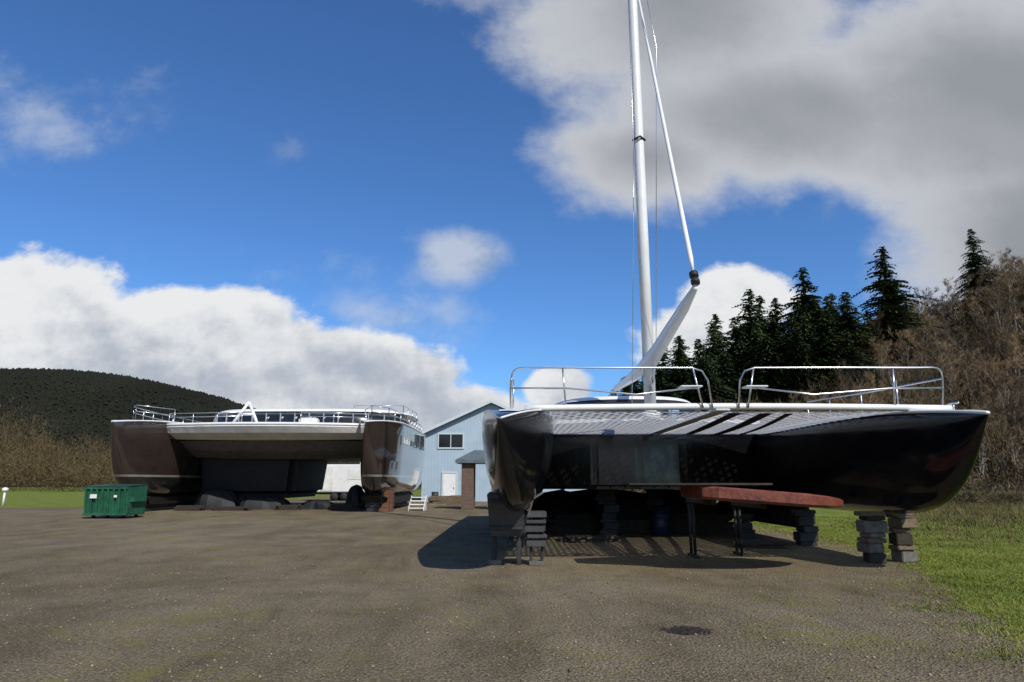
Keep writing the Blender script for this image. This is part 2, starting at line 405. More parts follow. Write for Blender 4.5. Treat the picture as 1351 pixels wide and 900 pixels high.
def sliver_cloud(n,px,py,pz,rx,rz,L,wd):
    d=rng.normal(size=(n,3)); d/=np.linalg.norm(d,axis=1)[:,None]; rad=rng.random(n)**.45
    c=np.stack([px+d[:,0]*rx*rad,py+d[:,1]*rx*rad,pz+d[:,2]*rz*rad],1)
    t=d*.6+rng.normal(size=(n,3))*.5; t[:,2]+=.7; t/=np.linalg.norm(t,axis=1)[:,None]
    s=np.cross(t,rng.normal(size=(n,3))); s/=np.linalg.norm(s,axis=1)[:,None]
    LL=L*rng.uniform(.5,1.3,n)[:,None]; W=wd*rng.uniform(.6,1.4,n)[:,None]
    V=np.stack([c-s*W,c+s*W,c+t*LL],1)
    return V.reshape(-1,3)
nc=700; cx=rng.uniform(-230,-20,nc); cy=rng.uniform(120,215,nc); ch=rng.uniform(2.2,6.5,nc)*np.interp(cx/cy,[-.9,-.75,-.66,-.55,-.4,-.2],[2.4,2.0,1.4,1.0,.8,.6])
ch*=np.interp(cy,[120,150,215],[.5,.8,1.25])
k=rng.integers(0,nc,190000)
V=sliver_cloud(len(k),cx[k],cy[k],ch[k]*.95,3.4,ch[k],1.1,.06)
stuff(fast_mesh('distant_woodland',V,tri_faces(len(k)),M_wood_far),'leafless brown and olive woodland at the edge of the field','woodland')
nb=80000
xs=rng.uniform(12,150,nb); ys=rng.uniform(65,118,nb); keep=(xs/ys<1.1); xs,ys=xs[keep],ys[keep]
zs=hR(xs,ys); cl=np.sin(xs*.5+np.sin(ys*.4)*2)*np.sin(ys*.45+xs*.13)*.5+.7
V=sliver_cloud(len(xs),xs,ys,zs+.9*cl+.3,.8,1.6*cl,1.1,.09)
nt_=460; tx=rng.uniform(14,125,nt_); ty=rng.uniform(67,116,nt_); keep=(tx/ty<1.1)&(tx/ty>.2); tx,ty=tx[keep],ty[keep]; th=rng.uniform(1.8,4.4,len(tx)); tz=hR(tx,ty)
k=rng.integers(0,len(tx),190000)
V2=sliver_cloud(len(k),tx[k],ty[k],tz[k]+th[k],2.3,th[k],1.0,.04)
sx=rng.uniform(24,90,90); sy=rng.uniform(48,55,90); k=rng.integers(0,90,26000); sh=rng.uniform(.3,1.1,90)
V3=sliver_cloud(len(k),sx[k],sy[k],sh[k]*.8,1.2,sh[k],.45,.02)
V=np.concatenate([V,V2,V3])
stuff(fast_mesh('brush',V,tri_faces(len(V)//3),M_brush),'tangled brown leafless thicket on the hillside','undergrowth')

# ---------------------------------------------------------------- trees
def bare_tree(seed,H):
    r=random.Random(seed); segs=[];tw=[]
    def grow(p,d,L,rad,depth):
        pts=[p]; dd=d.copy()
        steps=4 if depth==0 else 2
        for s in range(steps):
            dd=(dd+Vector((r.uniform(-.16,.16),r.uniform(-.16,.16),r.uniform(-.02,.12)))).normalized()
            pts.append(pts[-1]+dd*L/steps)
        segs.append((pts,rad,rad*.55,depth))
        if depth>=4: tw.append((pts[-1],dd)); return
        nch={0:8,1:4,2:3,3:3}[depth]
        for i in range(nch):
            t=(.3+.7*(i+1)/nch) if depth==0 else r.uniform(.35,1)
            j=min(int(t*steps),steps-1); q=pts[j].lerp(pts[j+1],t*steps-j)
            az=r.uniform(0,2*math.pi); sp_=r.uniform(.3,.7)
            side=Vector((math.cos(az),math.sin(az),0))
            nd=(dd*(1-sp_*.5)+side*sp_+Vector((0,0,.25))).normalized()
            grow(q,nd,L*r.uniform(.38,.55)*(1 if depth else .85),rad*.42*(1-.4*t)+.004,depth+1)
    grow(Vector((0,0,-.3)),Vector((r.uniform(-.1,.1),r.uniform(-.1,.1),1)).normalized(),H*.74,H*.0115,0)
    low=[];hi=[]
    for pts,r0,r1,d in segs:
        rs=[r0+(r1-r0)*i/(len(pts)-1) for i in range(len(pts))]
        (low if d<=1 else hi).append(tube([pts],rs,5 if d<2 else 3))
    tv=join(low); cv,cf=join(hi)
    V=list(cv);F=[f for f in cf]
    for p,d in tw:
        for q in range(8):
            t=(d+Vector((r.uniform(-.8,.8),r.uniform(-.8,.8),r.uniform(-.3,.7)))).normalized()
            s=t.cross(Vector((r.random(),r.random(),r.random()))).normalized()*.016
            b=len(V); V+=[tuple(p-s),tuple(p+s),tuple(p+t*r.uniform(.4,1.)*H*.075)]; F.append((b,b+1,b+2))
    return tv,(V,F)
def conifer(seed,H):
    r=random.Random(seed); V=[];F=[]
    tv=tube([[(0,0,-.5),(0,0,H*.5),(0,0,H*.98)]],[H*.017,H*.01,.02],7)
    nl=int(H*3.3); ph=[r.uniform(0,6.28) for _ in range(4)]
    for l in range(nl):
        t=l/nl; z=H*(.05+.95*t)
        reach=H*(.26+.06*math.sin(l*.9+seed))*(1-t)**.75*(1 if t>.12 else .7+2.5*t)+.12
        for k in range(10 if t<.7 else 6):
            if r.random()<.2: continue
            az=r.uniform(0,2*math.pi); Lb=reach*r.uniform(.4,1.2)*(1+.3*math.sin(az*2+ph[0]+t*3)*math.sin(az+ph[1]-t*5))
            d=Vector((math.cos(az),math.sin(az),0)); s=Vector((-d.y,d.x,0))
            n_=max(4,int(Lb*3.2))
            for j in range(n_):
                u=(j+.4)/n_
                p=d*(Lb*u)+Vector((0,0,z+.12*Lb*math.sin(u*2.5)-.3*Lb*u*u))
                for sg in (-1,1):
                    w_=Lb*.34*(1-u*.7)*r.uniform(.6,1.3)
                    e=p+s*sg*w_+d*w_*.6+Vector((0,0,-.25*w_+r.uniform(-.15,.1)))
                    b=len(V); V+=[tuple(p-d*.16),tuple(p+d*.2+Vector((0,0,.05))),tuple(e)]; F.append((b,b+1,b+2))
                b=len(V); V+=[tuple(p-s*.14),tuple(p+s*.14),tuple(p+d*.3+Vector((0,0,-.5*r.random())))]; F.append((b,b+1,b+2))
    return tv,(V,F)
def fast_like(nm,v,f,m,p):
    me=bpy.data.meshes.new(nm); me.from_pydata([tuple(q) for q in v],[],f); me.materials.append(m)
    o=bpy.data.objects.new(nm,me); link(o); o.parent=p; return o
def make_tree(name,data,mt,mc,label,cat,group):
    (tv,tf),(cv,cf)=data
    e=thing(name,(0,0,0),label,cat,group)
    t=fast_like('trunk',tv,tf,mt,e); c_=fast_like('crown',cv,cf,mc,e)
    return e,t,c_
def copy_tree(src,loc,rz,sc,sxy=1.):
    e,t,c_=src; ne=e.copy(); link(ne); ne.location=loc; ne.rotation_euler=(0,0,rz); ne.scale=(sc*sxy,sc*sxy,sc)
    for ch in (t,c_):
        n_=ch.copy(); link(n_); n_.parent=ne
    return ne
def place(src,loc,rz,sc,sxy=1.):
    e=src[0]; e.location=loc; e.rotation_euler=(0,0,rz); e.scale=(sc*sxy,sc*sxy,sc)
cons=[make_tree('conifer_tree',conifer(s,20),M_bark,M_needle,'tall dark green conifer on the wooded hillside','tree','conifers on the hillside') for s in (1,2,3,4)]
conpos=[(58.3,100,20.5,1.3),(73.5,101,17.5,.9),(45.5,100,21,1.3),(42,103,17.5,1.3),(36.8,100,20.5,1.3),(33.5,98,17.5,1.3),(30,97,18,1.25),(27.3,96,16.5,1.35),(24.8,97,17.5,1.25),
        (38.8,97,16,1.45),(48.5,103,16,1.35),(31.7,101,19,1.3),(22.8,99,17.5,1.3),(20.6,97,16,1.3),(34.5,97,15,1.4),(43.5,98,16,1.4),(18.0,98,14,1.3),(28.8,95,14,1.4),(15.5,99,12.5,1.3),
        (60.8,103,14,1.2),(40.2,105,19,1.3),(47,100,15,1.4),(12.5,96,10,1.3),(50.5,101,13,1.4),(26,101,18,1.3)]
rc=random.Random(5)
for i in range(66):
    x=rc.uniform(13,51); y=rc.uniform(91,105); conpos.append((x,y,rc.uniform(11,16)*(1 if x>24 else .9),rc.uniform(1.2,1.5)))
for i in range(10): conpos.append((rc.uniform(53,64),rc.uniform(97,104),rc.uniform(7,12),1.3))
for i in range(8): conpos.append((rc.uniform(14,26),rc.uniform(80,92),rc.uniform(6,9),1.3))
for i,(x,y,h,s_) in enumerate(conpos):
    z=float(hR(x,y))-.2; src=cons[i%4]; rz=random.uniform(0,6.28)
    if i<4: place(src,(x,y,z),rz,h/20,s_)
    else: copy_tree(src,(x,y,z),rz,h/20,s_)
bare=[make_tree('bare_tree',bare_tree(s,12),M_palebark,M_twig,'leafless brown tree on the hillside','tree','leafless trees on the hillside') for s in (11,12,13,14)]
cand=[]
while len(cand)<280:
    y=random.uniform(69,110); x=random.uniform(.30*y,1.0*y)
    if y>90 and x<47 and random.random()<.9: continue
    cand.append((x,y))
for i,(x,y) in enumerate(cand):
    z=float(hR(x,y))-.1; sc=random.uniform(.5,.84)*(1. if x/y>.5 else .8)
    if x/y>.72: sc*=1.12
    src=bare[i%4]; rz=random.uniform(0,6.28)
    if i<4: place(src,(x,y,z),rz,sc)
    else: copy_tree(src,(x,y,z),rz,sc,random.uniform(.85,1.15))

# ---------------------------------------------------------------- hull loft
def loft(t0,L,W,zt0,rise,zk,n=46,bl=3.,bowlen=.6,bowp=.95,tipdrop=.08,sternlift=.35,pw=1.6,pq=.85,blunt=.02,rl=2.2):
    st=[]
    for i in range(n+1):
        t=L*(i/n)**1.9
        w_=W
        if t<bl:
            u=(t+blunt)/bl; w_=W*(1-(1-min(u,1))**pw)**pq
        u=t/L
        w_*=1-.18*max(0,(u-.6)/.4)**2
        zt=zt0+rise*(1-math.exp(-t/rl))
        zb=zk+(zt0-tipdrop-zk)*math.exp(-(t/bowlen)**bowp)+sternlift*max(0,(u-.75)/.25)**2
        st.append((t0+t,w_,zt,zb))
    return st
def section(w_,zt,zb,prof): return [(w_*wf,zt-(zt-zb)*df) for wf,df in prof]
PROF=[(0,-.012),(.55,-.008),(.84,0.),(.93,.012),(.985,.04),(1.0,.08),(.99,.2),(.955,.32),(.905,.45),(.84,.58),(.74,.70),(.61,.81),(.44,.90),(.24,.965),(0,1.)]
PROFL=[(0,-.01),(.55,-.004),(.84,.0),(.94,.014),(.985,.04),(1.,.08),(1.0,.2),(.975,.34),(.93,.47),(.86,.6),(.76,.72),(.62,.83),(.44,.92),(.24,.975),(0,1.)]
PROF2=[(0,-.01),(.6,-.006),(.95,0.),(.99,.005),(1.0,.015),(1.0,.08),(.985,.25),(.96,.4),(.93,.55),(.89,.68),(.83,.8),(.73,.9),(.5,.975),(0,1.)]
def hull_mesh(cx,st,prof):
    V=[];F=[]
    for (y,w_,zt,zb) in st:
        s=section(w_,zt,zb,prof)
        ring=[(cx+x,y,z) for x,z in s]+[(cx-x,y,z) for x,z in s[1:-1][::-1]]
        V+=ring
    ns=len(ring); m=len(st)
    for i in range(m-1):
        for k in range(ns):
            k2=(k+1)%ns; F.append((i*ns+k,(i+1)*ns+k,(i+1)*ns+k2,i*ns+k2))
    F.append(tuple(range(ns))); F.append(tuple((m-1)*ns+k for k in range(ns))[::-1])
    return V,F
def deck_mesh(cx,st,prof,upto=5,off=.012,skip=0):
    V=[];F=[];m=0
    for (y,w_,zt,zb) in st[skip:]:
        s=section(w_,zt,zb,prof)[:upto]
        row=[(cx-x-off*(x/max(w_,.01)),y,z+off) for x,z in s[::-1]]+[(cx+x+off*(x/max(w_,.01)),y,z+off) for x,z in s[1:]]
        V+=row; m+=1
    q=len(row)
    for i in range(m-1):
        for k in range(q-1): F.append((i*q+k,i*q+k+1,(i+1)*q+k+1,(i+1)*q+k))
    return V,F

# ================================================================= BLACK CATAMARAN
cat=thing('black_catamaran',(4.05,20,0),'glossy black sailing catamaran with white mast, hauled out on blocks','sailboat')
LX,RX,CX=.14,8.0,4.05
stL=loft(11.2,20,.76,2.66,.42,.98,bl=3.2,bowlen=.62,pw=1.6,pq=.85,bowp=1.,rl=1.3)
stR=loft(11.22,20,.84,2.74,.30,.95,bl=4.2,bowlen=.85,bowp=1.15,pw=1.4,pq=.95,tipdrop=.04,rl=1.8)
def skew(V):   # the port bow is toed slightly outward
    return [(x-.34*math.exp(-((y-11.2)/1.2)**1.2) if y>11.2 else x-.34,y,z) for x,y,z in V]
for cx,st,pf in ((LX,stL,PROFL),(RX,stR,PROF)):
    v,f=hull_mesh(cx,st,pf); v=skew(v) if cx==LX else v
    mesh_obj('hull',v,f,M_black,cat,smooth=True)
    if cx==LX: v,f=deck_mesh(cx,st,pf,2,skip=8); v=skew(v)
    else: v,f=deck_mesh(cx,st,pf,4,skip=1)
    mesh_obj('deck',v,f,M_white,cat,smooth=True)
for sg in (-1,1): tube_obj('toe_rail',[[(RX+sg*w_*.96,y,zt+.012) for (y,w_,zt,zb) in stR]],.032,M_white,cat,6)
tube_obj('toe_rail',[skew([(LX+w_*.94,y,zt+.005) for (y,w_,zt,zb) in stL])],.02,M_white,cat,6)
tube_obj('toe_rail',[skew([(LX-w_*.94,y,zt+.0) for (y,w_,zt,zb) in stL])],.012,M_steel,cat,6)
def prism(outline,z0,z1):
    n_=len(outline); V=[(x,y,z0) for x,y in outline]+[(x,y,z1) for x,y in outline]
    F=[tuple(range(n_))[::-1],tuple(range(n_,2*n_))]+[(i,(i+1)%n_,n_+(i+1)%n_,n_+i) for i in range(n_)]
    return V,F
fr=[(.7+ (6.7)*i/16, 19.9-.6*math.sin(math.pi*i/16)) for i in range(17)]
V,F=prism(fr+[(7.4,30.5),(.7,30.5)],1.42,3.3)
bd=mesh_obj('bridge_deck',V,F,M_black,cat); bevel_obj(bd,.12,3)
V,F=prism([(x,y+.1) for x,y in fr]+[(7.6,30.3),(.5,30.3)],3.3,3.42)
mesh_obj('deck_top',V,F,M_white,cat)
def dome(cx,cy,rx,ry,z0,z1,p=3.,tilt=0,top=.72,nr=8,na=40):
    V=[];F=[]
    for j in range(nr+1):
        u=j/nr; sc=1-(1-top)*u**1.5
        if j==nr: sc*=.96
        z=z0+(z1-z0)*math.sin(u*math.pi/2)
        for k in range(na):
            a=2*math.pi*k/na; c_,s_=math.cos(a),math.sin(a)
            V.append((cx+rx*sc*math.copysign(abs(c_)**(2/p),c_),cy+ry*sc*math.copysign(abs(s_)**(2/p),s_)+tilt*u,z))
    for j in range(nr):
        for k in range(na):
            k2=(k+1)%na; F.append((j*na+k,j*na+k2,(j+1)*na+k2,(j+1)*na+k))
    F.append(tuple(nr*na+k for k in range(na)))
    return V,F
v,f=dome(CX-.1,25.0,2.85,4.2,3.4,4.32,2.6,.3,.8); cab=mesh_obj('cabin',v,f,M_under,cat,smooth=True)
v,f=dome(CX-.1,24.95,2.86,4.22,3.75,4.12,2.6,.12,.94,4); mesh_obj('cabin_window',v,f,M_glass,cat,smooth=True)
v,f=dome(CX-.1,25.4,2.6,3.8,4.26,4.42,2.6,.1,.9,4); mesh_obj('cabin_roof',v,f,M_white,cat,smooth=True)
pts=[(LX+.1+(RX-LX+.3)*i/20,12.75+.1*math.cos(math.pi*(i-10)/20),2.99+.05*math.sin(math.pi*i/20)) for i in range(21)]
tube_obj('crossbeam',[pts],.065,M_white,cat,12)
tube_obj('mast_beam',[[(LX,19.0,3.05),(CX,18.8,3.2),(RX,19.0,3.05)]],.14,M_under,cat,12)
box('catwalk',(CX,15.8,2.98),(.3,6.0,.06),M_white,cat,bev=.02)
def sagz(x,y,x0,x1,y0,y1,z,sag): return z-sag*math.sin(math.pi*max(0,min(1,(x-x0)/(x1-x0))))*math.sin(math.pi*max(0,min(1,(y-y0)/(y1-y0))))
def strip_to(V,F,A_,B_,wd_,dz,zz):
    t=(B_-A_)
    if t.length<.05: return
    m=max(1,int(t.length/.6)); tn=t.normalized(); s=Vector((-tn.y,tn.x,0))*wd_/2; b0=len(V)
    for j in range(m+1):
        q=A_.lerp(B_,j/m)
        for sg in (-1,1):
            X=q.x+sg*s.x; Y=q.y+sg*s.y; V.append((X,Y,zz(X,Y)+dz))
    for j in range(m): F.append((b0+2*j,b0+2*j+1,b0+2*j+3,b0+2*j+2))
NZ,NS_=2.95,.05
def netdata(x0,x1,y0,y1,z,sp_,wd,sag):
    V=[];F=[]
    L=(x1-x0)+(y1-y0); n_=int(L/sp_)
    zz=lambda x,y: sagz(x,y,x0,x1,y0,y1,z,sag)
    for d in (1,-1):
        for i in range(1,n_):
            o=i*sp_; a=max(0,o-(y1-y0)); b=min(x1-x0,o)
            xa,ya=a,o-a; xb,yb=b,o-b
            if d<0: xa,xb=(x1-x0)-xa,(x1-x0)-xb
            strip_to(V,F,Vector((x0+xa,y0+ya,0)),Vector((x0+xb,y0+yb,0)),wd,.004*d,zz)
    for (a,b) in (((x0,y0),(x1,y0)),((x0,y1),(x1,y1)),((x0,y0),(x0,y1)),((x1,y0),(x1,y1))):
        strip_to(V,F,Vector((*a,0)),Vector((*b,0)),.1,0,zz)
    return V,F
NETS=((.8,3.85),(4.25,7.38))
for x0,x1 in NETS:
    v,f=netdata(x0,x1,12.95,19.2,NZ,.30,.095,NS_); mesh_obj('trampoline',v,f,M_net,cat)
for (a,b,wd,k) in (((4.4,13.1),(4.95,19.),.24,1),((5.0,13.1),(5.75,19.),.26,1),((5.45,13.1),(6.45,19.),.16,1)):
    V=[];F=[]; x0,x1=NETS[k]
    strip_to(V,F,Vector((*a,0)),Vector((*b,0)),wd,-.014,lambda x,y: sagz(x,y,x0,x1,12.95,19.2,NZ,NS_))
    mesh_obj('net_band',V,F,M_band,cat)  # dark bands laid just below the net
MY=19.5
tube_obj('mast',[[(CX,MY,3.4),(CX,MY+.02,10),(CX,MY+.05,18),(CX,MY+.1,25)]],[.175,.165,.15,.11],M_white,cat,20)
tube_obj('mast_collar',[[(CX,MY,3.38),(CX,MY,3.62)]],.28,M_white,cat,20)
tube_obj('spreader',[[(CX-.2,MY,12.3),(CX,MY-.22,12.32),(CX+.2,MY,12.3)]],.035,M_cdark,cat)
def boomdata(pts):
    V=[];F=[];n_=12
    for (y,z,hw,hh) in pts:
        for k in range(n_):
            a=2*math.pi*k/n_; V.append((CX+hw*math.copysign(abs(math.cos(a))**.7,math.cos(a)),y,z+hh*math.copysign(abs(math.sin(a))**.7,math.sin(a))))
    for i in range(len(pts)-1):
        for k in range(n_): k2=(k+1)%n_; F.append((i*n_+k,i*n_+k2,(i+1)*n_+k2,(i+1)*n_+k))
    F.append(tuple(range(n_))); F.append(tuple((len(pts)-1)*n_+k for k in range(n_)))
    return V,F
v,f=boomdata([(14.15,5.82,.06,.07),(15.2,5.64,.11,.14),(17,5.38,.13,.2),(18.6,5.14,.15,.25),(19.5,5.06,.2,.26),(20.6,5.05,.14,.22),(23,5.1,.1,.16),(26,5.2,.08,.1)])
mesh_obj('boom',v,f,M_white,cat,smooth=True)
tube_obj('boom_bracket',[[(CX,MY-.1,4.1),(CX,MY-.9,4.95)],[(CX,MY+.1,4.1),(CX,MY+1.0,4.9)]],.05,M_steel,cat,8)
st0=Vector((CX,14.25,6.2)); st1=Vector((CX,19.35,18.6))
tube_obj('furled_jib',[[st0.lerp(st1,t) for t in (0,.03,.25,.6,.97)]],[.025,.06,.055,.045,.03],M_white,cat,10)
tube_obj('furler_drum',[[(CX,14.12,5.9),(CX,14.16,5.98)],[(CX,14.2,6.08),(CX,14.25,6.18)]],.1,M_cdark,cat,14)
tube_obj('halyard',[[(CX-.16,MY-.1,4.6),(CX-.2,MY-.12,12),(CX-.12,MY-.1,20)],[(CX-.5,MY+.2,3.8),(CX-.3,MY,9),(CX-.1,MY,14)],[(CX+.2,MY-.2,5.4),(CX+.15,17.2,14),(CX+.05,19.4,20.5)]],.011,M_steel,cat,5)
box('winch',(CX+.62,19.3,3.6),(.3,.3,.3),M_steel,cat,bev=.08)
def pulpit(x0,x1,sgn):
    y=12.75; zt=3.78; zm=3.4; zb=3.0
    xo,xi=(x0,x1) if sgn<0 else (x1,x0)
    paths=[catmull([(xo,y+.25,zb-.12),(xo,y+.1,zt-.22),(xo-sgn*(.12),y,zt-.02),(xo-sgn*.45,y-.02,zt)],6)+[Vector((xi+sgn*.3,y,zt))]+[Vector((xi+sgn*.1,y,zt-.06)),Vector((xi,y,zt-.25)),Vector((xi-sgn*.06,y,zb))]]
    paths.append([(xi+sgn*.28,y,zt),(xi+sgn*.12,y,zb)])
    paths.append([(xo-sgn*1.0,y,zt),(xo-sgn*1.05,y,zb)])
    paths.append([(xo,y+.12,zm),(xo-sgn*1.1,y,zm-.02),(xi+sgn*1.4,y,zm-.14),(xi+sgn*.2,y,zm)])
    paths.append([(xo-sgn*.02,y+.1,zt-.2),(xo-sgn*.05,y+3.0,zt-.1),(xo-sgn*.05,y+6,zt+.05)])
    for k in (1.6,3.1,4.7,6): paths.append([(xo-sgn*.05,y+k,zb),(xo-sgn*.05,y+k,zt+.0)])
    tube_obj('pulpit',paths,.017,M_steel,cat,7)
    box('pulpit_seat',(xi+sgn*.32,y+.12,zm+.02),(.42,.3,.03),M_white,cat,bev=.01)
pulpit(-.02,3.78,-1); pulpit(4.4,8.38,1)
tube_obj('cleat',[[(RX+.02,12.1,2.88),(RX+.02,12.1,3.0)],[(RX+.02,11.95,3.01),(RX+.02,12.25,3.01)]],.02,M_steel,cat,6)
for cx in (LX,RX):
    v,f=boxdata((cx,22.5,.68),(.4,8,.62)); k_=mesh_obj('keel',v,f,M_under,cat); bevel_obj(k_,.14,3)
    v,f=boxdata((cx,29.5,.85),(.12,.7,1.1)); k_=mesh_obj('rudder',v,f,M_under,cat); bevel_obj(k_,.04,2)

def pier(x,y,h,w_=.45,label='rough stack of concrete and timber blocks under a hull',group='block piers under the boats',mat_=None):
    e=thing('support_pier',(x,y,0),label,'blocks',group); z=0
    while z<h-.13:
        bh=min(random.choice((.1,.16,.2,.24)),h-.09-z)
        wood=random.random()<.45
        m_=mat_ or (random.choice((M_wood,M_dwood)) if wood else M_conc)
        box('timber_block' if wood else 'concrete_block',(x+random.uniform(-.05,.05),y+random.uniform(-.05,.05),z+bh/2),(w_*random.uniform(.9,1.25),w_*random.uniform(.8,1.2),bh-.01),m_,e,rot=random.uniform(-.25,.25),bev=.015); z+=bh
    box('timber_cap',(x,y,(z+h)/2),(w_*1.3,w_*.9,h-z),M_wood if mat_ is None else M_dwood,e,rot=random.uniform(-.1,.1),bev=.01)
    return e
pier(7.42,14.3,1.02,.38); pier(8.1,14.45,1.02,.36)
pier(7.7,18.2,.9,.4,mat_=M_cdark); pier(6.9,20.5,.7,.4,mat_=M_cdark); pier(7.9,27.5,.95,.4,mat_=M_cdark)  # piers under the boat coloured dark to carry the shade there
pier(.1,17.6,.95,.4,mat_=M_cdark); pier(.1,27.,.95,.42,mat_=M_cdark)
pier(3.0,21.5,1.41,.5,mat_=M_cdark); pier(4.9,23.5,1.41,.5,mat_=M_cdark)
cr=thing('hull_cradle',(.05,14.0,0),'dark steel and timber cradle holding the bow of the black catamaran','boat stand')
V=[(-.42,13.3,.6),(.20,13.3,.6),(.20,14.3,.6),(-.42,14.3,.6),(-.48,13.0,1.42),(.26,13.0,1.42),(.26,14.3,1.42),(-.48,14.3,1.42)]
o=mesh_obj('cradle_box',V,boxdata((0,0,0),(1,1,1))[1],M_grey,cr); bevel_obj(o,.03,2)
for zz in (.75,1.25): box('cross_strap',(-.11,13.14-(zz-1)*.37-.02,zz),(.68,.05,.05),M_cdark,cr)
for x in (-.36,.14):
    for y in (13.95,14.35): box('leg',(x,y,.3),(.09,.09,.6),M_cdark,cr)
box('brace',(-.12,13.95,.3),(.5,.05,.07),M_cdark,cr)
for i in range(5): box('step_board',(.47+random.uniform(-.02,.02),13.95,.42+.14*i),(.4,.42,.07 if i%2 else .12),M_grey,cr,rot=random.uniform(-.12,.12))
box('post',(.38,13.95,.5),(.05,.2,1.0),M_cdark,cr); box('post',(.6,13.95,.5),(.05,.2,1.0),M_cdark,cr)
box('foot',(-.36,14.0,.05),(.26,.28,.1),M_conc,cr,rot=.2); box('foot',(.5,13.95,.04),(.3,.3,.08),M_conc,cr,rot=-.1)
v,f=tube([[(.32,13.3,1.0),(.40,13.2,1.3),(.60,13.2,1.42)]],.022,6); mesh_obj('strut',v,f,M_steel,cr)

def redmat():
    m,nt_,b=new_mat('weathered_red_gelcoat'); co=objco(nt_)
    c=ramp(nt_,noise(nt_,2.6,8,.75,co),[(.3,(.035,.013,.010)),(.45,(.12,.024,.013)),(.6,(.2,.055,.028)),(.72,(.12,.08,.065))])
    nt_.links.new(c,b.inputs['Base Color']); b.inputs['Roughness'].default_value=.6; bump(nt_,b,noise(nt_,14,6,.65,co),.5,.03); return m
M_red=redmat()
red=thing('hull_mould',(4.8,13,0),'weathered rusty red panel with pointed end on dark trestles','boat part')
prof=[(3.45,.8),(3.7,.98),(4.2,1.05),(4.8,1.05),(5.3,.95),(5.8,.72),(6.12,.42),(6.33,.1)]
V=[];F=[]
for i,(x,hw) in enumerate(prof):
    zc=1.43-.075*(x-3.45); th=.12 if x<5.6 else .12-.06*(x-5.6)/.75
    sec=[(-hw*.95,th),(-hw,th*.75),(-hw,-.6*th),(-hw*.93,-th),(hw*.93,-th),(hw,-.6*th),(hw,th*.75),(hw*.95,th)]
    NSS=len(sec)
    for (yy,zz) in sec: V.append((x,13.2+yy,zc+zz))
for i in range(len(prof)-1):
    for k in range(NSS): k2=(k+1)%NSS; F.append((i*NSS+k,i*NSS+k2,(i+1)*NSS+k2,(i+1)*NSS+k))
F.append(tuple(range(NSS))); F.append(tuple((len(prof)-1)*NSS+k for k in range(NSS)))
mesh_obj('panel',V,F,M_red,red)
V,F=prism([(2.2,12.8),(3.6,12.3),(4.7,12.3),(4.7,14.2),(3.6,14.2),(2.2,13.6)],1.56,1.595)
mesh_obj('top_sheet',V,F,M_dwood,red)
def trestle(x,y,h,mat_=M_under):
    e=thing('trestle',(x,y,0),'dark trestle carrying the rusty red panel','trestle','trestles under the red panel')
    v,f=boxdata((x,y-.6,h-.05),(.1,2.0,.1)); o=mesh_obj('crossbar',v,f,M_dwood,e); bevel_obj(o,.01,1)
    for yy in (y+.0,y+.32): tube_obj('leg',[[(x,yy,0),(x,yy,h-.1)]],.035,mat_,e,6)
    box('foot',(x,y+.15,.03),(.1,.7,.06),M_dwood,e)
    return e
trestle(4.0,15.2,1.265); trestle(5.15,15.6,1.18)
def pile(x,y,sx,sy,h,lab,seed,grp='added dark heaps under the black boat'):  # dark heaps added to deepen the shade among the clutter under the boats
    r=random.Random(seed); e=thing('shade_heap',(x,y,0),lab,'dark heap',grp); V=[];F=[];n_=14;m_=22
    ph=[r.uniform(0,6.28) for _ in range(6)]
    for j in range(n_+1):
        u=j/n_
        for k in range(m_):
            a=2*math.pi*k/m_; rr=(1-u**4)**.5*(1+.16*math.sin(2*a+ph[0]+u*2)+.1*math.sin(5*a+ph[1])+.05*math.sin(9*a+ph[3]))
            V.append((x+sx*rr*math.cos(a)*(1-.2*u),y+sy*rr*math.sin(a)*(1-.2*u),h*u*(1+.25*math.sin(a+ph[2])*(1-u))))
    for j in range(n_):
        for k in range(m_): k2=(k+1)%m_; F.append((j*m_+k,j*m_+k2,(j+1)*m_+k2,(j+1)*m_+k))
    mesh_obj('heap_fill',V,F,M_shade_heap,e)
pile(3.9,24.6,1.9,1.1,1.36,'dark heap added to deepen the shade under the bridge deck',1); pile(1.7,24.5,1.1,1.2,1.36,'dark shade-filling heap beside the hull support',2); pile(6.0,26.5,1.7,1.3,1.38,'dark heap added to fill the deep shade',3); pile(3.4,28,2.0,1.2,1.38,'wide dark shade-filling heap near the stern',4)
def lumber(x,y,rz,nl,L,h0=0,label='stack of dark timber boards on the gravel',mat_=None):
    e=thing('timber_stack',(x,y,h0),label,'lumber','timber stacks under the boats')
    P_=[]
    for l in range(nl):
        for k in range(4):
            P_.append(boxdata((x+(k-1.5)*.17*-math.sin(rz)+random.uniform(-.06,.06),y+(k-1.5)*.17*math.cos(rz),h0+.04+l*.075),(L*random.uniform(.7,1.1),.15,.06),rz+random.uniform(-.06,.06)))
    v,f=join(P_); mesh_obj('boards',v,f,mat_ or M_dwood,e)
lumber(6.0,22.6,-.2,8,2.4); lumber(2.2,22.4,.1,8,2.2); lumber(3.9,22.0,-.05,6,1.9); lumber(6.3,17.6,-.3,2,1.4); lumber(2.2,19.4,.25,2,1.8)
def drum(x,y,mat_,lab):
    e=thing('barrel',(x,y,0),lab,'barrel','barrels near the boats')
    tube_obj('barrel_body',[[(x,y,0),(x,y,.02),(x,y,.28),(x,y,.3),(x,y,.32),(x,y,.58),(x,y,.6),(x,y,.62),(x,y,.88)]],[.27,.29,.29,.305,.29,.29,.305,.29,.29],mat_,e,20)
drum(4.6,21.4,simple('blue_drum',(.012,.02,.05),.4),'dark blue plastic barrel in the shade under the boat')

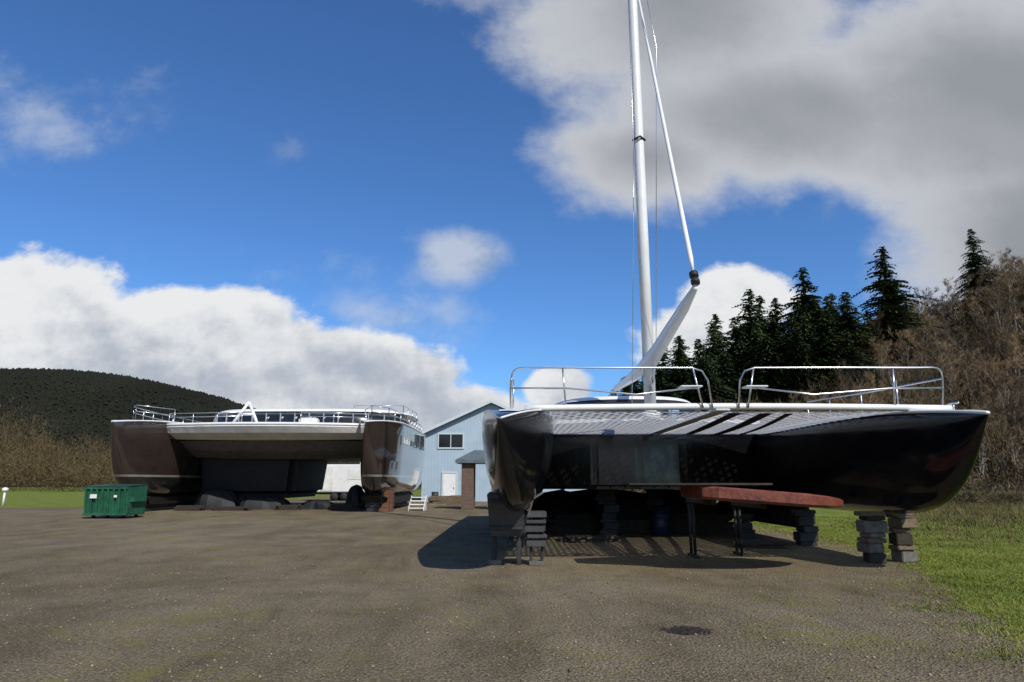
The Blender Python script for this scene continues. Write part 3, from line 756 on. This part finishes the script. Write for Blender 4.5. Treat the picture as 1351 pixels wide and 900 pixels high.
rg=random.Random(3); P_=[]
for i in range(170):
    a=rg.uniform(0,6.28); r_=rg.random()**.6; x=1.92+math.cos(a)*.27*r_; y=7.85+math.sin(a)*.2*r_
    l=rg.uniform(.03,.11); b=rg.uniform(0,6.28)
    P_.append(([(x,y,.0),(x+.012,y+.012,.012),(x+math.cos(b)*l,y+math.sin(b)*l,rg.uniform(.005,.05))],[(0,1,2)]))
v,f=join(P_+[([(1.92+.25*math.cos(k/14*6.283)*rg.uniform(.6,1.1),7.85+.17*math.sin(k/14*6.283)*rg.uniform(.6,1.1),.006) for k in range(14)],[tuple(range(14))])])
o=mesh_obj('debris_pile',v,f,simple('charred',(.02,.014,.012),.9,var=.5,scale=20)); o['label']='small dark heap of rotted debris on the gravel'; o['category']='debris'

# ================================================================= BROWN CATAMARAN
def brownmat():
    m,nt_,b=new_mat('brown_metallic_hull'); co=objco(nt_)
    s_=nt_.nodes.new('ShaderNodeSeparateXYZ'); nt_.links.new(co,s_.inputs[0])
    mr=nt_.nodes.new('ShaderNodeMapRange'); mr.inputs[1].default_value=0; mr.inputs[2].default_value=6
    nt_.links.new(s_.outputs[2],mr.inputs[0])
    c=ramp(nt_,mr.outputs[0],[(0,(.025,.024,.024)),(.318,(.34,.32,.29)),(.336,(.05,.035,.03))],'CONSTANT')
    f=ramp(nt_,noise(nt_,1.2,8,.7,co),[(.3,(.75,.75,.75)),(.7,(1.2,1.2,1.2))])
    c=mixc(nt_,1.,c,f,'MULTIPLY')
    nt_.links.new(c,b.inputs['Base Color']); b.inputs['Roughness'].default_value=.14; b.inputs['Metallic'].default_value=.3
    b.inputs['Coat Weight'].default_value=1.; b.inputs['Coat Roughness'].default_value=.03; return m
M_brown=brownmat()
c2=thing('brown_catamaran',(-13.8,44,0),'large brown and white catamaran without mast, propped on blocks','sailboat')
BL,BR,BC=-21.3,-7.8,-14.4
for cx,W2 in ((BL,1.5),(BR,1.25)):
    st=loft(35.7,17,W2,4.8,.35,.8,bl=5.0,bowlen=1.0,bowp=1.1,tipdrop=.12,pw=1.4,pq=.85,blunt=.05)
    v,f=hull_mesh(cx,st,PROF2); hb=mesh_obj('hull',v,f,M_brown,c2,smooth=True)
    v,f=deck_mesh(cx,st,PROF2,4,.015,skip=1); mesh_obj('deck',v,f,M_white,c2,smooth=True)
    for sg in (-1,1): tube_obj('gunwale_trim',[[(cx+sg*w_*1.0,y,zt) for (y,w_,zt,zb) in st]],.045,M_white,c2,6)
    for yy in (41.3,42.5):
        x=cx+W2; zz=4.1
        fr_=[boxdata((x+.012,yy,zz+.16),(.03,.75,.04)),boxdata((x+.012,yy,zz-.16),(.03,.75,.04)),boxdata((x+.012,yy-.37,zz),(.03,.04,.28)),boxdata((x+.012,yy+.37,zz),(.03,.04,.28))]
        v,f=join(fr_); mesh_obj('window_frame',v,f,M_white,c2)
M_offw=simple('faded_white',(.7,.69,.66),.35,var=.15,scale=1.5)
x0,x1=BL+.9,BR-.7; N=20
def bdk(rows):
    V=[]
    for i in range(N+1):
        t=i/N; x=x0+(x1-x0)*t; b_=math.sin(math.pi*t)**.7
        V+=[(x,y+k*b_,z+kz*b_) for (y,k,z,kz) in rows]
    F=[];Q=len(rows)
    for i in range(N):
        for k in range(Q): k2=(k+1)%Q; F.append((i*Q+k,(i+1)*Q+k,(i+1)*Q+k2,i*Q+k2))
    F.append(tuple(range(Q))); F.append(tuple(N*Q+k for k in range(Q)))
    return V,F
V,F=bdk([(39.3,-1.1,4.98,.02),(39.15,-1.15,4.76,0),(39.3,-1.0,4.45,-.05),(40.0,-.75,4.15,-.1),(50,0,4.1,0),(50,0,5.0,0)])
mesh_obj('bridge_deck',V,F,M_offw,c2)
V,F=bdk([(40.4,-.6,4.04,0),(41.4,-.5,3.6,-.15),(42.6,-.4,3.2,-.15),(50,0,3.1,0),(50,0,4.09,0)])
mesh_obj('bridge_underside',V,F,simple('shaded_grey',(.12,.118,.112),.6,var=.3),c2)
tube_obj('bow_trim',[[(x0+(x1-x0)*i/N,39.2-1.15*math.sin(math.pi*i/N)**.7,4.9) for i in range(N+1)]],.08,M_white,c2)
v,f=boxdata((BC-2.3,46.5,2.1),(5.8,7.0,2.9),0,1.1); o=mesh_obj('tunnel_shade_fill',v,f,M_under,c2); bevel_obj(o,.45,3)  # dark box added to stand for the shade in the tunnel between the hulls
v,f=dome(BC+.8,46.6,6.4,4.6,4.95,6.05,3.2,.3,.9,6); mesh_obj('cabin',v,f,M_white,c2,smooth=True)
v,f=dome(BC+.8,46.55,6.43,4.66,5.3,5.85,3.2,.1,.965,4); mesh_obj('cabin_window',v,f,M_glass,c2,smooth=True)
for i in range(13):
    x=BC+.8-5.4+10.8*i/12; box('window_pillar',(x,46.55-4.66*(1-abs((x-BC-.8)/6.43)**3.2)**(1/3.2)-.01,5.58),(.07,.1,.6),M_alu,c2,bev=0)
v,f=dome(BC+1.1,46.9,6.6,4.7,6.03,6.24,3.2,.1,.93,4); mesh_obj('cabin_roof',v,f,M_white,c2,smooth=True)
v,f=dome(BC+2.4,47.5,1.2,1.5,6.22,6.5,3,.1,.9,3); mesh_obj('hatch',v,f,M_white,c2,smooth=True)
box('deck_box',(BC+2.0,40.9,5.2),(1.1,.7,.55),M_offw,c2,bev=.08)
ax=-15.8; tube_obj('a_frame',[[(ax-.75,39.6,5.0),(ax,40,6.35)],[(ax+.75,39.6,5.0),(ax,40,6.35)],[(ax,41.6,5.1),(ax,40,6.35)],[(ax-.4,39.75,5.6),(ax+.4,39.75,5.6)]],.085,M_white,c2)
def rail(pl,z0,z1,nm='guard_rail'):
    P_=[]
    for zz in (z1,(z0+z1)/2+.1): P_.append([(x,y,zz) for x,y in pl])
    for (xa,ya),(xb,yb) in zip(pl[:-1],pl[1:]):
        L=math.hypot(xb-xa,yb-ya); m=max(1,int(L/1.3))
        for i in range(m+1):
            t=i/m; P_.append([(xa+(xb-xa)*t,ya+(yb-ya)*t,z0),(xa+(xb-xa)*t,ya+(yb-ya)*t,z1)])
    tube_obj(nm,P_,.022,M_steel,c2,6)
rail([(BL+1.1,40),(BL+.1,37.6),(BL-.6,38.6),(BL-1.2,43),(BL-1.2,50)],5.0,5.9)
rail([(BR-.9,39.6),(BR-.1,37.6),(BR+.65,38.8),(BR+1.0,43),(BR+.9,51)],5.0,5.85)
rail([(x0+.2,39.4),(BC-1.2,38.6)],4.95,5.6); rail([(BC+2.2,38.6),(x1-.1,39.4)],4.95,5.6)
rail([(BR-2.6,44),(BR+.6,44.2),(BR+.8,49)],5.6,6.6)
for yy in (44.5,47,49.5):
    v,f=boxdata((BR+1.24,yy,4.1),(.04,1.5,.36)); o=mesh_obj('hull_window',v,f,M_glass,c2); bevel_obj(o,.015,1)
for cx in (BL,BR):
    v,f=boxdata((cx,43.8,.6),(1.3,9.6,.9),0,1.2); o=mesh_obj('keel',v,f,M_under,c2); bevel_obj(o,.25,3)
for (x,y,h) in ((BL+.1,39.1,.84),(BR,39.0,.84),(BC-2.5,43.2,.68)): pier(x,y,h,.7,mat_=M_cdark)  # blocks darkened in colour for the shade below the brown boat
def crate(x,y,s,mat_,lab,rz=0.):
    e=thing('wooden_crate',(x,y,0),lab,'crate','crates near the boats')
    sx,sy,sz=s; P_=[boxdata((x,y,sz*(k+.5)/5),(sx,sy,sz/5-.02),rz) for k in range(5)]
    v,f=join(P_); mesh_obj('planks',v,f,mat_,e)
    for a in (-1,1): box('batten',(x+(sx/2-.06)*a,y-sy/2-.02,sz/2),(.1,.04,sz),mat_,e,bev=0)
crate(-7.2,39.3,(.75,.7,1.2),M_wood2,'tall orange-brown timber crate beneath the hull')
G2='added dark heaps under the brown boat'
pile(-18.2,42.3,1.5,.8,1.3,'dark heap added for shade beneath the brown hull',5,G2); pile(-15.4,42.4,1.7,.7,.85,'low wide dark shade-filling heap beneath the bridge deck',6,G2); pile(-12.0,42.6,1.1,.7,.6,'small dark shade-filling heap beneath the bridge deck',7,G2); pile(-9.9,43.4,.7,.8,1.5,'upright dark shade-filling heap beside the brown hull',9,G2)
lumber(-9.9,40.9,.05,5,1.8,0,'untidy stack of boards beside the brown boat'); lumber(-18.9,40.3,.1,4,1.6); lumber(-16.6,40.6,-.08,3,2.2); lumber(-13.4,41.2,.15,4,1.5)
e=thing('boarding_steps',(-5.6,40.5,0),'small white boarding steps beside the brown hull','steps')
for i in range(4): box('tread',(-5.6,40.2+.3*i,.15+.2*i),(.84,.3,.05),M_offw,e,bev=0)
for dx in (0,.88):
    mesh_obj('stringer',[(-6.06+dx,40.05,0),(-6.06+dx,41.3,0),(-6.06+dx,41.3,.85),(-6.06+dx,40.05,.1),(-6.02+dx,40.05,0),(-6.02+dx,41.3,0),(-6.02+dx,41.3,.85),(-6.02+dx,40.05,.1)],[(0,1,2,3),(7,6,5,4),(0,3,7,4),(3,2,6,7),(2,1,5,6),(1,0,4,5)],M_offw,e)

# ================================================================= DUMPSTER
M_green=simple('dumpster_green',(.014,.095,.05),.5,var=.4,scale=3,bs=.15,bscale=6)
M_lid=simple('dumpster_lid',(.012,.05,.032),.5,var=.3)
DX,DY=-18.55,32.2; W_=1.95
d=thing('dumpster',(DX,DY,0),'green steel dumpster with closed lids beside the hull','dumpster')
V=[]
for x in (DX-W_/2,DX+W_/2):
    V+=[(x,DY-.82,.14),(x,DY-.95,1.38),(x,DY+.75,1.46),(x,DY+.75,.14)]
F=[(0,1,2,3),(7,6,5,4),(0,4,5,1),(1,5,6,2),(2,6,7,3),(3,7,4,0)]
o=mesh_obj('bin_body',V,F,M_green,d); bevel_obj(o,.02,1)
for k in range(8):
    x=DX-W_/2+.08+(W_-.16)*k/7
    mesh_obj('rib',[(x-.04,DY-.90,.16),(x+.04,DY-.90,.16),(x+.04,DY-1.03,1.32),(x-.04,DY-1.03,1.32),(x-.04,DY-.81,.16),(x+.04,DY-.81,.16),(x+.04,DY-.94,1.32),(x-.04,DY-.94,1.32)],[(0,1,2,3),(0,3,7,4),(1,5,6,2),(3,2,6,7),(0,4,5,1)],M_green,d)
box('rim',(DX,DY-.98,1.36),(W_+.08,.1,.09),M_green,d); box('base_rail',(DX,DY-.86,.2),(W_+.04,.1,.1),M_green,d)
for sx in (-1,1):
    v,f=boxdata((DX+sx*(W_/2+.09),DY-.1,.85),(.16,1.1,.2)); mesh_obj('fork_pocket',v,f,M_green,d)
    V=[(DX+sx*.03,DY-1.04,1.41),(DX+sx*W_/2,DY-1.04,1.41),(DX+sx*W_/2,DY+.78,1.49),(DX+sx*.03,DY+.78,1.49)]; V+=[(a,b,c_+.05) for a,b,c_ in V]
    mesh_obj('lid',V,[(0,1,2,3),(7,6,5,4),(0,1,5,4),(1,2,6,5),(2,3,7,6),(3,0,4,7)],M_lid,d)
    for yy in (DY-.55,DY+.55): tube_obj('wheel',[[(DX+sx*(W_/2-.3)-.04,yy,.09),(DX+sx*(W_/2-.3)+.04,yy,.09)]],.09,M_tire,d,14)
box('notice_plate',(DX-.5,DY-1.04,1.0),(.3,.02,.18),M_white,d,bev=0); box('notice_plate',(DX+.5,DY-1.04,1.0),(.14,.02,.1),M_white,d,bev=0)

e=thing('marker_post',(-35.6,48,0),'short white post with round cap in the grass','post')
tube_obj('post',[[(-35.6,48,0),(-35.6,48,1.)]],.07,M_white,e,10); tube_obj('cap',[[(-35.6,48,1.),(-35.6,48,1.05),(-35.6,48,1.2),(-35.6,48,1.28)]],[.1,.2,.2,.08],M_white,e,12)

# ================================================================= BLUE BUILDING
def siding(name,col):
    m,nt_,b=new_mat(name); co=objco(nt_)
    w_=nt_.nodes.new('ShaderNodeTexWave'); w_.bands_direction='X'; w_.inputs['Scale'].default_value=1.1; w_.inputs['Distortion'].default_value=0
    w_.wave_profile='SAW'; nt_.links.new(co,w_.inputs['Vector'])
    c=ramp(nt_,noise(nt_,.7,6,.6,co),[(.3,tuple(k*.88 for k in col)),(.7,tuple(k*1.08 for k in col))])
    l=ramp(nt_,w_.outputs['Fac'],[(0,(.62,.62,.62)),(.12,(1,1,1))]); c=mixc(nt_,1.,c,l,'MULTIPLY')
    nt_.links.new(c,b.inputs['Base Color']); b.inputs['Roughness'].default_value=.6; bump(nt_,b,w_.outputs['Fac'],.4,.02); return m
M_blue=siding('blue_siding',(.36,.46,.54))
M_roof=simple('roof_sheet',(.1,.12,.13),.5,var=.2)
M_trim=simple('white_trim',(.5,.56,.58),.5,var=.05)
b=thing('blue_building',(-1.85,70,0),'pale blue gabled boat shed with upper window and white door','building')
X0,XP=-7.95,-1.85; Y0,Y1=60,78
V=[(X0,Y0,0),(4.25,Y0,0),(4.25,Y0,5.85),(XP,Y0,8.6),(X0,Y0,5.85)]; V+=[(x,Y1,z) for x,y,z in V]
F=[(0,1,2,3,4),(9,8,7,6,5),(0,5,6,1),(1,6,7,2),(0,4,9,5)]
mesh_obj('wall',V,F,M_blue,b)
V,F=join([([(X0-.4,Y0-.5,5.68),(XP,Y0-.5,8.68),(XP,Y1+.4,8.68),(X0-.4,Y1+.4,5.68),(X0-.4,Y0-.5,5.83),(XP,Y0-.5,8.84),(XP,Y1+.4,8.84),(X0-.4,Y1+.4,5.83)],[(0,1,2,3),(7,6,5,4),(0,4,5,1),(3,2,6,7),(0,3,7,4)]),
          ([(4.65,Y0-.5,5.68),(XP,Y0-.5,8.68),(XP,Y1+.4,8.68),(4.65,Y1+.4,5.68),(4.65,Y0-.5,5.83),(XP,Y0-.5,8.84),(XP,Y1+.4,8.84),(4.65,Y1+.4,5.83)],[(3,2,1,0),(4,5,6,7),(1,5,4,0),(7,6,2,3),(4,7,3,0)])])
mesh_obj('roof',V,F,M_roof,b)
V,F=join([([(X0-.42,Y0-.53,5.62),(XP,Y0-.53,8.62),(XP,Y0-.53,8.88),(X0-.42,Y0-.53,5.88)],[(0,1,2,3)]),([(4.67,Y0-.53,5.62),(XP,Y0-.53,8.62),(XP,Y0-.53,8.88),(4.67,Y0-.53,5.88)],[(3,2,1,0)])])
mesh_obj('fascia',V,F,M_trim,b)
def window(x,z,w_,h,parent=b,y=Y0):
    o=mesh_obj('window',*boxdata((x,y-.02,z),(w_,.06,h)),M_glass,parent)
    v,f=join([boxdata((x,y-.05,z+h/2+.06),(w_+.28,.08,.12)),boxdata((x,y-.05,z-h/2-.06),(w_+.28,.08,.12)),boxdata((x-w_/2-.07,y-.05,z),(.12,.08,h)),boxdata((x+w_/2+.07,y-.05,z),(.12,.08,h)),boxdata((x,y-.055,z),(.07,.06,h))])
    mesh_obj('frame',v,f,M_trim,o)
window(-5.45,5.25,2.1,1.15); window(1.8,5.0,1.4,1.1); window(3.2,2.0,1.2,1.2)
o=mesh_obj('door',*boxdata((-5.5,Y0-.03,1.2),(1.1,.08,2.4)),M_white,b)
v,f=join([boxdata((-5.5,Y0-.05,2.48),(1.4,.1,.14)),boxdata((-6.13,Y0-.05,1.2),(.13,.1,2.4)),boxdata((-4.87,Y0-.05,1.2),(.13,.1,2.4))]); mesh_obj('frame',v,f,M_trim,o)
tube_obj('handle',[[(-5.1,Y0-.12,1.1),(-5.1,Y0-.12,1.3)]],.03,M_steel,o,6)
a_=thing('blue_annex',(9,69,0),'low pale blue lean-to building with dark roof','building')
V=[(4.8,62,0),(9.5,62,0),(9.5,62,3.0),(4.8,62,3.0)]; V+=[(x,74,z+.8 if z>0 else 0) for x,y,z in V]
mesh_obj('wall',V,[(0,1,2,3),(5,4,7,6),(1,5,6,2),(4,0,3,7)],M_blue,a_)
V=[(4.5,61.5,3.0),(9.8,61.5,3.0),(9.8,74.4,3.86),(4.5,74.4,3.86)]; V+=[(x,y,z+.15) for x,y,z in V]
mesh_obj('roof',V,[(3,2,1,0),(4,5,6,7),(0,1,5,4),(1,2,6,5),(2,3,7,6),(3,0,4,7)],M_roof,a_)
window(7.2,1.8,1.3,1.1,a_,62)
M_brick,ntb,bb=new_mat('brown_brick'); cob=objco(ntb)
mp=ntb.nodes.new('ShaderNodeMapping'); mp.inputs['Rotation'].default_value=(math.radians(90),0,0); ntb.links.new(cob,mp.inputs['Vector'])
br=ntb.nodes.new('ShaderNodeTexBrick'); br.inputs['Scale'].default_value=3.; br.inputs['Color1'].default_value=(.14,.075,.045,1); br.inputs['Color2'].default_value=(.08,.05,.04,1); br.inputs['Mortar'].default_value=(.16,.14,.12,1)
ntb.links.new(mp.outputs[0],br.inputs['Vector']); ntb.links.new(br.outputs['Color'],bb.inputs['Base Color']); bb.inputs['Roughness'].default_value=.9
s=thing('entrance_shelter',(-2.0,43,0),'small dark roofed shelter on brown brick pillars','shelter')
for x,y in ((-2.75,42.4),(-.9,42.4),(-2.75,44),(-.9,44)): box('pillar',(x,y,1.4),(.75,.6,2.8),M_brick,s,bev=.01)
V=[(-3.5,41.8,2.8),(-.2,41.8,2.8),(-.2,44.8,2.8),(-3.5,44.8,2.8),(-3.5,41.8,3.0),(-.2,41.8,3.0),(-.2,44.8,3.0),(-3.5,44.8,3.0),(-2.4,43.3,3.65),(-1.3,43.3,3.65)]
mesh_obj('roof',V,[(3,2,1,0),(0,1,5,4),(1,2,6,5),(2,3,7,6),(3,0,4,7),(4,5,9,8),(6,7,8,9),(5,6,9),(7,4,8)],M_roof,s)
t=thing('storage_trailer',(-15.8,63,0),'white box trailer parked behind the brown boat','trailer')
box('trailer_body',(-15.6,63,2.0),(5.4,2.3,2.5),M_white,t,bev=.08)
box('door_panel',(-16.8,61.83,1.95),(1.1,.03,2.1),M_offw,t,bev=0); box('side_panel',(-14.3,61.83,2.3),(1.2,.03,.8),M_offw,t,bev=0)
box('chassis',(-15.6,63,.65),(5.2,1.6,.16),M_cdark,t)
for x in (-16.1,-15.2):
    for y in (61.95,64.05): tube_obj('wheel',[[(x,y-.11,.36),(x,y+.11,.36)]],.36,M_tire,t,18)
tube_obj('drawbar',[[(-12.95,62.6,.6),(-11.9,63,.55)],[(-12.95,63.4,.6),(-11.9,63,.55)],[(-11.95,63,0.),(-11.95,63,.6)]],.05,M_cdark,t,6)
crate(-3.8,50.5,(1.4,1,.7),M_wood,'low wooden crate near the blue building'); lumber(-5.2,54,.1,8,2.6,0,'stack of boards near the blue building',M_wood)
drum(-6.3,56,M_cdark,'dark steel barrel by the blue building')
